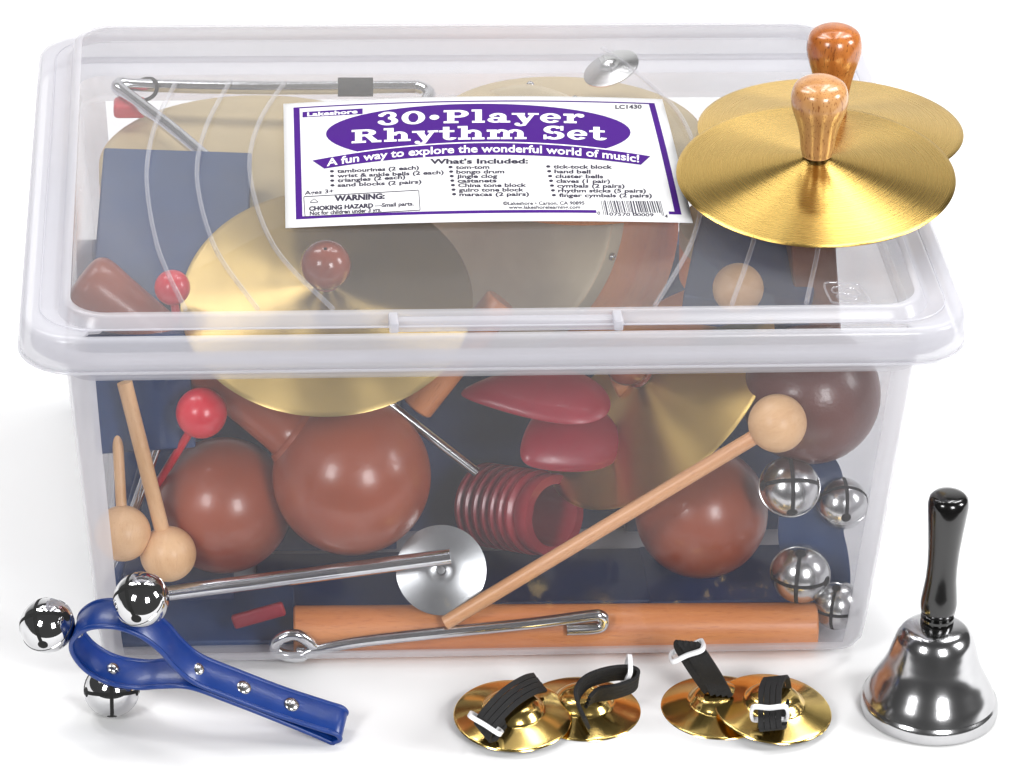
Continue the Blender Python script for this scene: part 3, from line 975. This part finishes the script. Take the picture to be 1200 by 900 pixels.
tri = thing('triangle', 'steel triangle with black clip lying on the cream drum at back left', 'triangle', Matrix.Translation(at(320, 103, Z=26.5)), 'steel triangles in the tub')
b = MB()
o0 = at(320, 103, Z=26.5)
pp = [(245, 188, 26.0), (200, 150, 26.2), (150, 112, 26.4), (138, 103, 26.5), (143, 98, 26.5), (165, 100, 26.5), (320, 103, 26.5), (470, 102, 26.5), (492, 103, 26.5), (503, 110, 26.4), (498, 122, 26.3)]
tube(b, spline([at(x, y, Z=z) - o0 for x, y, z in pp], 6), .46, 16)
b.build('bar', 'steel', tri)
b = MB(); a = at(396, 102, Z=26.5) - o0; c = at(437, 102, Z=26.5) - o0
tube(b, [a, (a + c) / 2, c], .66, 20); b.build('clip', 'dark', tri)
b = MB(); tube(b, spline([at(x, y, Z=z) - o0 for x, y, z in ((176, 92, 26.8), (184, 100, 27.0), (180, 112, 26.4), (166, 118, 25.8), (150, 112, 25.9), (158, 98, 26.2))], 5, True), .14, 8, 0, True); b.build('cord', 'dark', tri)
b = MB(); box(b, 1.1, .9, .5, .3, 0, Matrix.Translation(at(152, 126, Z=25.6) - o0)); b.build('holder', 'red', tri)

# round steel jingle plate
def plate(label, px, py, Y, rpx, nrm, mat='steel'):
    C = at(px, py, Y=Y); r = ppr(C, rpx)
    o = MB()
    lathe(o, [(0, .10), (.25, .08), (.32, .22), (.55, .30), (r * .35, .32), (r * .55, .20), (r * .9, .06), (r, 0), (r, -.08), (r * .9, -.04), (0, 0)], 64)
    ob = o.build('jingle_plate', mat)
    Mx = frame(C, nrm); Mx.translation = Mx.translation * S
    ob.matrix_world = Mx
    return tag(ob, label, 'jingle', 'round jingle plates in the tub')
plate('round steel jingle plate in front of the clave end, right of the big maraca', 517, 668, -16.4, 53, sdir(.0, .1, 1), 'dullsteel')
plate('round steel jingle plate on top of the tambourine at the back', 716, 80, 12.5, 34, sdir(-.35, .75, .6), 'nickel')

# drums
def drum(label, C, nrm, r, depth, skin, hoop, name='drum', tacks=0, group='drums in the tub', cat='drum'):
    t = thing(name, label, cat, frame(C, nrm), group)
    b = MB(); lathe(b, [(0, .02), (r * .5, .0), (r * .96, 0), (r * .99, -.04), (r * 1.004, -.15), (r * 1.004, -1.3)], 96); b.build('skin', skin, t)
    b = MB(); lathe(b, [(r, -.1), (r, -depth), (r * .95, -depth), (r * .95, -.3)], 96); b.build('hoop', hoop, t)
    for k in range(tacks):
        a = 2 * PI * k / tacks
        b = MB(); ball(b, (r * 1.01 * math.cos(a), r * 1.01 * math.sin(a), -.75), .28, 14, 8); b.build('tack', 'rivet', t)
    return t
drum('cream skinned drum lying flat under the blue block at the back left', at(312, 192, Z=24.0), (.02, -.01, 1), 11.2, 5, 'skin', 'orange')
drum('orange hooped drum with grey skin tilted to the left, under the label', at(590, 256, Z=19.6), sdir(-.62, .15, .77), 9.4, 7.5, 'greyskin', 'orange', tacks=14)
drum('cream tambourine lying flat at the top of the heap, mostly under the label', at(668, 146, Z=26.3), (0.02, .04, 1), 9.0, 3.5, 'skin', 'orange', name='tambourine', tacks=10, cat='tambourine')
drum('pale drum lying flat under the two lid cymbals at the right', at(876, 262, Z=21.6), (-.05, -.05, 1), 4.6, 4, 'skin', 'orange')

# cymbals in the tub
cymbal('pale brass cymbal with red brown ball knob under the lid at left', at(383, 352, Z=22.5), sdir(0.02, .615, .79), 9.3, 1.9, 'palebrass', 'knob', knob=1.6, group='cymbals in the tub')
cymbal('brass cymbal tilted to the left beside the red castanets', at(772, 462, Y=-7.5), sdir(-.62, .60, .52), 9.3, 1.9, 'midbrass', 'knob', knob=1.5, group='cymbals in the tub')

# sand blocks and other navy pieces
def block(label, C, nrm, xh, hx, hy, hz, mat='navy', name='sand_block', cat='sand block', group='navy sand blocks in the tub', bev=.18):
    b = MB(); box(b, hx, hy, hz, bev)
    o = b.build(name, mat)
    Mx = frame(C, nrm, xh); Mx.translation = Mx.translation * S
    o.matrix_world = Mx
    return tag(o, label, cat, group)
block('navy sand block lying on the cream drum under the lid at left', at(203, 272, Z=23.7), (.0, -.42, 1), (1, -.06, 0), 4.9, 6.6, .75)
block('navy sand block standing below the rim at the far left', at(166, 455, Y=-11.5), (0, -1, .15), (1, 0, .06), 3.2, 3.9, 1.2)
block('navy sand block standing behind the two brown maracas', at(300, 560, Y=-3.2), (0, -1, .1), (1, 0, 0), 9.5, 8.0, 1.4, 'navy')
block('navy sand block standing behind the red castanets in the middle', at(600, 560, Y=-1.0), (0, -1, .1), (1, 0, 0), 7.8, 8.4, 1.4, 'navy2')
block('navy sand block standing behind the rusty red maraca', at(850, 560, Y=-1.5), (0, -1, .1), (1, 0, 0), 7.0, 8.4, 1.4, 'navy')
block('navy sand block lying on the tub floor behind the clave', at(545, 705, Y=-9.2), (0, 0, 1), (1, 0, 0), 14, 3.4, 2.0, 'navy2')
block('navy sand block lying on the tub floor under the steel triangle bar', at(240, 738, Y=-14.0), (0, -.2, 1), (1, 0, 0), 5.9, 2.6, 1.4, 'navy')
block('navy sand block under the lid beside the wooden mallet ball', at(882, 325, Z=20.2), (.0, -.25, 1), (1, -.25, 0), 4.2, 4.2, 1.2, 'navy')
block('navy sand block standing at the back wall under the wooden mallet ball', at(760, 400, Y=16.5), (0, -1, .06), (1, 0, 0), 8.6, 8.2, 1.2, 'navy2')
block('navy sand block standing at the back wall below the cream drum', at(250, 400, Y=16.5), (0, -1, .06), (1, 0, 0), 9.6, 7.6, 1.2, 'navy2')
block('navy sand block lying on the tub floor under the rusty red maraca', at(860, 700, Y=-9.4), (0, 0, 1), (1, 0, 0), 6.2, 3.6, 2.0, 'navy2')
block('navy sand block lying on the tub floor under the pale mallets at left', at(205, 690, Y=-9.5), (0, 0, 1), (1, 0, 0), 3.9, 3.4, 1.8, 'navy2')
block('dark brown wood block standing at the right end under the lid', at(952, 328, Z=20.5), (0, -.7, .7), (1, 0, 0), 1.5, 4.2, 1.3, 'darkwood', 'wood_block', 'wood block', None)

# castanets: two flat red shells
def shell(label, px, py, Y, rx, ry, nrm, xh, mat, taper=.45):
    C = at(px, py, Y=Y)
    b = MB()
    k = ppc(C)
    T = Matrix.Diagonal((rx / k, ry / k, 1, 1))
    lathe(b, [(0, .95), (.35, .9), (.65, .72), (.88, .42), (.98, .15), (1.0, 0), (.96, -.12), (.7, -.16), (0, -.05)], 48, 0, T)
    for p in b.v:                 # pear shaped outline, hinge end narrower
        q = p.x / (rx / k)
        p.y *= 1 - taper * max(0, .5 - .5 * q) ** 1.3
        p.y += .16 * (1 - q * q) * ry / k
    o = b.build('castanet', mat)
    Mx = frame(C, nrm, xh); Mx.translation = Mx.translation * S
    o.matrix_world = Mx
    return tag(o, label, 'castanet', 'red castanets in the tub')
shell('crimson castanet lying on top, just below the lid rim at the middle', 628, 468, -11.6, 88, 62, sdir(.05, .75, .6), CR - CU * .1, 'crimson', .6)
shell('crimson castanet hanging below the upper one, beside the brass cymbal', 668, 520, -11.0, 66, 62, sdir(.25, .5, .8), CR + CU * .55, 'crimson', .5)

# guiro: ribbed wine red tube with an open end
A = at(562, 590, Y=-5.0); B = at(650, 604, Y=-10.2)
t = thing('guiro', 'wine red ribbed guiro with its open end facing front', 'guiro', frame(A, B - A))
L = (B - A).length
b = MB()
pr = [(0, 0), (2.3, .05)]
for k in range(7):
    z0 = .3 + k * (L - 1.6) / 7
    d = (L - 1.6) / 7
    pr += [(2.45, z0), (2.85, z0 + d * .3), (2.85, z0 + d * .6), (2.45, z0 + d * .9)]
pr += [(2.7, L - 1.1), (2.8, L - .3), (2.7, L), (2.1, L), (2.0, L - .4), (2.0, L - 4), (0, L - 4)]
lathe(b, pr, 48)
b.build('body', 'wine', t)

# bells on a navy strap at the right
sb = thing('wrist_bells', 'navy wrist strap with four nickel jingle bells at the right end of the tub', 'bells', Matrix.Translation(at(950, 640, Y=-13)))
o0 = at(950, 640, Y=-13)
b = MB()
q = [(930, 540, -12.0), (948, 560, -13.2), (952, 590, -14.0), (950, 625, -14.4), (956, 655, -14.6), (958, 685, -14.6), (950, 700, -14.2)]
band(b, spline([at(x, y, Y=Y) - o0 for x, y, Y in q], 7), V(CR), 4.3, .4)
b.build('strap', 'navy', sb)
for x, y, Y, r, ax in ((925, 571, -15.6, 35.5, sdir(.05, .25, .95)), (986, 590, -14.2, 31, sdir(.1, .5, .6)), (938, 672, -16.2, 35, sdir(-.2, -.4, .85)), (981, 709, -16.6, 29, sdir(-.3, -.35, .8))):
    C = at(x, y, Y=Y)
    jingle(C - o0, ppr(C, r), ax, 'nickel', None, sb, 'jingle_bell', None)
# red corner of a plastic strap near the floor
b = MB(); box(b, 1.75, .25, .5, .2)
o = b.build('strap_end', 'crimson')
Mx = Matrix.Translation(at(303, 721, Y=-16.9) * S) @ Matrix.Rotation(math.radians(-17), 4, 'Y')
o.matrix_world = Mx
tag(o, 'red strap end near the tub floor left of the clave', 'strap end')

# ------------------------------------------------------------------ light
def area(name, loc, target, sx, sy, energy, col=(1, 1, 1)):
    l = bpy.data.lights.new(name, 'AREA')
    l.shape = 'RECTANGLE'
    l.size, l.size_y = sx, sy
    l.energy = energy
    l.color = col
    o = bpy.data.objects.new(name, l)
    COL.objects.link(o)
    loc = V(loc); d = (V(target) - loc).normalized()
    o.location = loc
    o.rotation_euler = d.to_track_quat('-Z', 'Y').to_euler()
    return o
for x, w, e in ((-1.75, .5, 41), (-.72, .26, 20), (.72, .26, 20), (1.75, .5, 39)):
    area('overhead_softbox', (x, .75, 2.9), (x * .8, .45, 0), w, 1.7, e)
area('backdrop_softbox', (0.0, 1.6, 3.2), (0, 3.6, .6), 3.5, .6, 36)
area('left_softbox', (-1.3, -1.7, 1.35), (0, 0, .15), .55, .75, 27)
area('right_fill', (2.3, -.7, 1.35), (.1, .1, .15), .6, .9, 42)  # added fill light, brightens the orange drum hoop and other right-facing sides
area('front_softbox', (.75, -2.0, 1.12), (0, 0, .15), .55, .75, 29)

wd = bpy.data.worlds.new('World')
scene.world = wd
wd.use_nodes = True
bg = wd.node_tree.nodes['Background']
bg.inputs['Color'].default_value = (1, 1, 1, 1)
bg.inputs['Strength'].default_value = .075

scene.view_settings.view_transform = 'Standard'
scene.view_settings.look = 'None'
scene.view_settings.exposure = 0
scene.view_settings.gamma = 1
scene.render.engine = 'CYCLES'
cy = scene.cycles
cy.max_bounces = 14
cy.diffuse_bounces = 4
cy.glossy_bounces = 5
cy.transmission_bounces = 6
cy.transparent_max_bounces = 64
cy.use_denoising = True
cy.caustics_reflective = False
cy.sample_clamp_indirect = 6
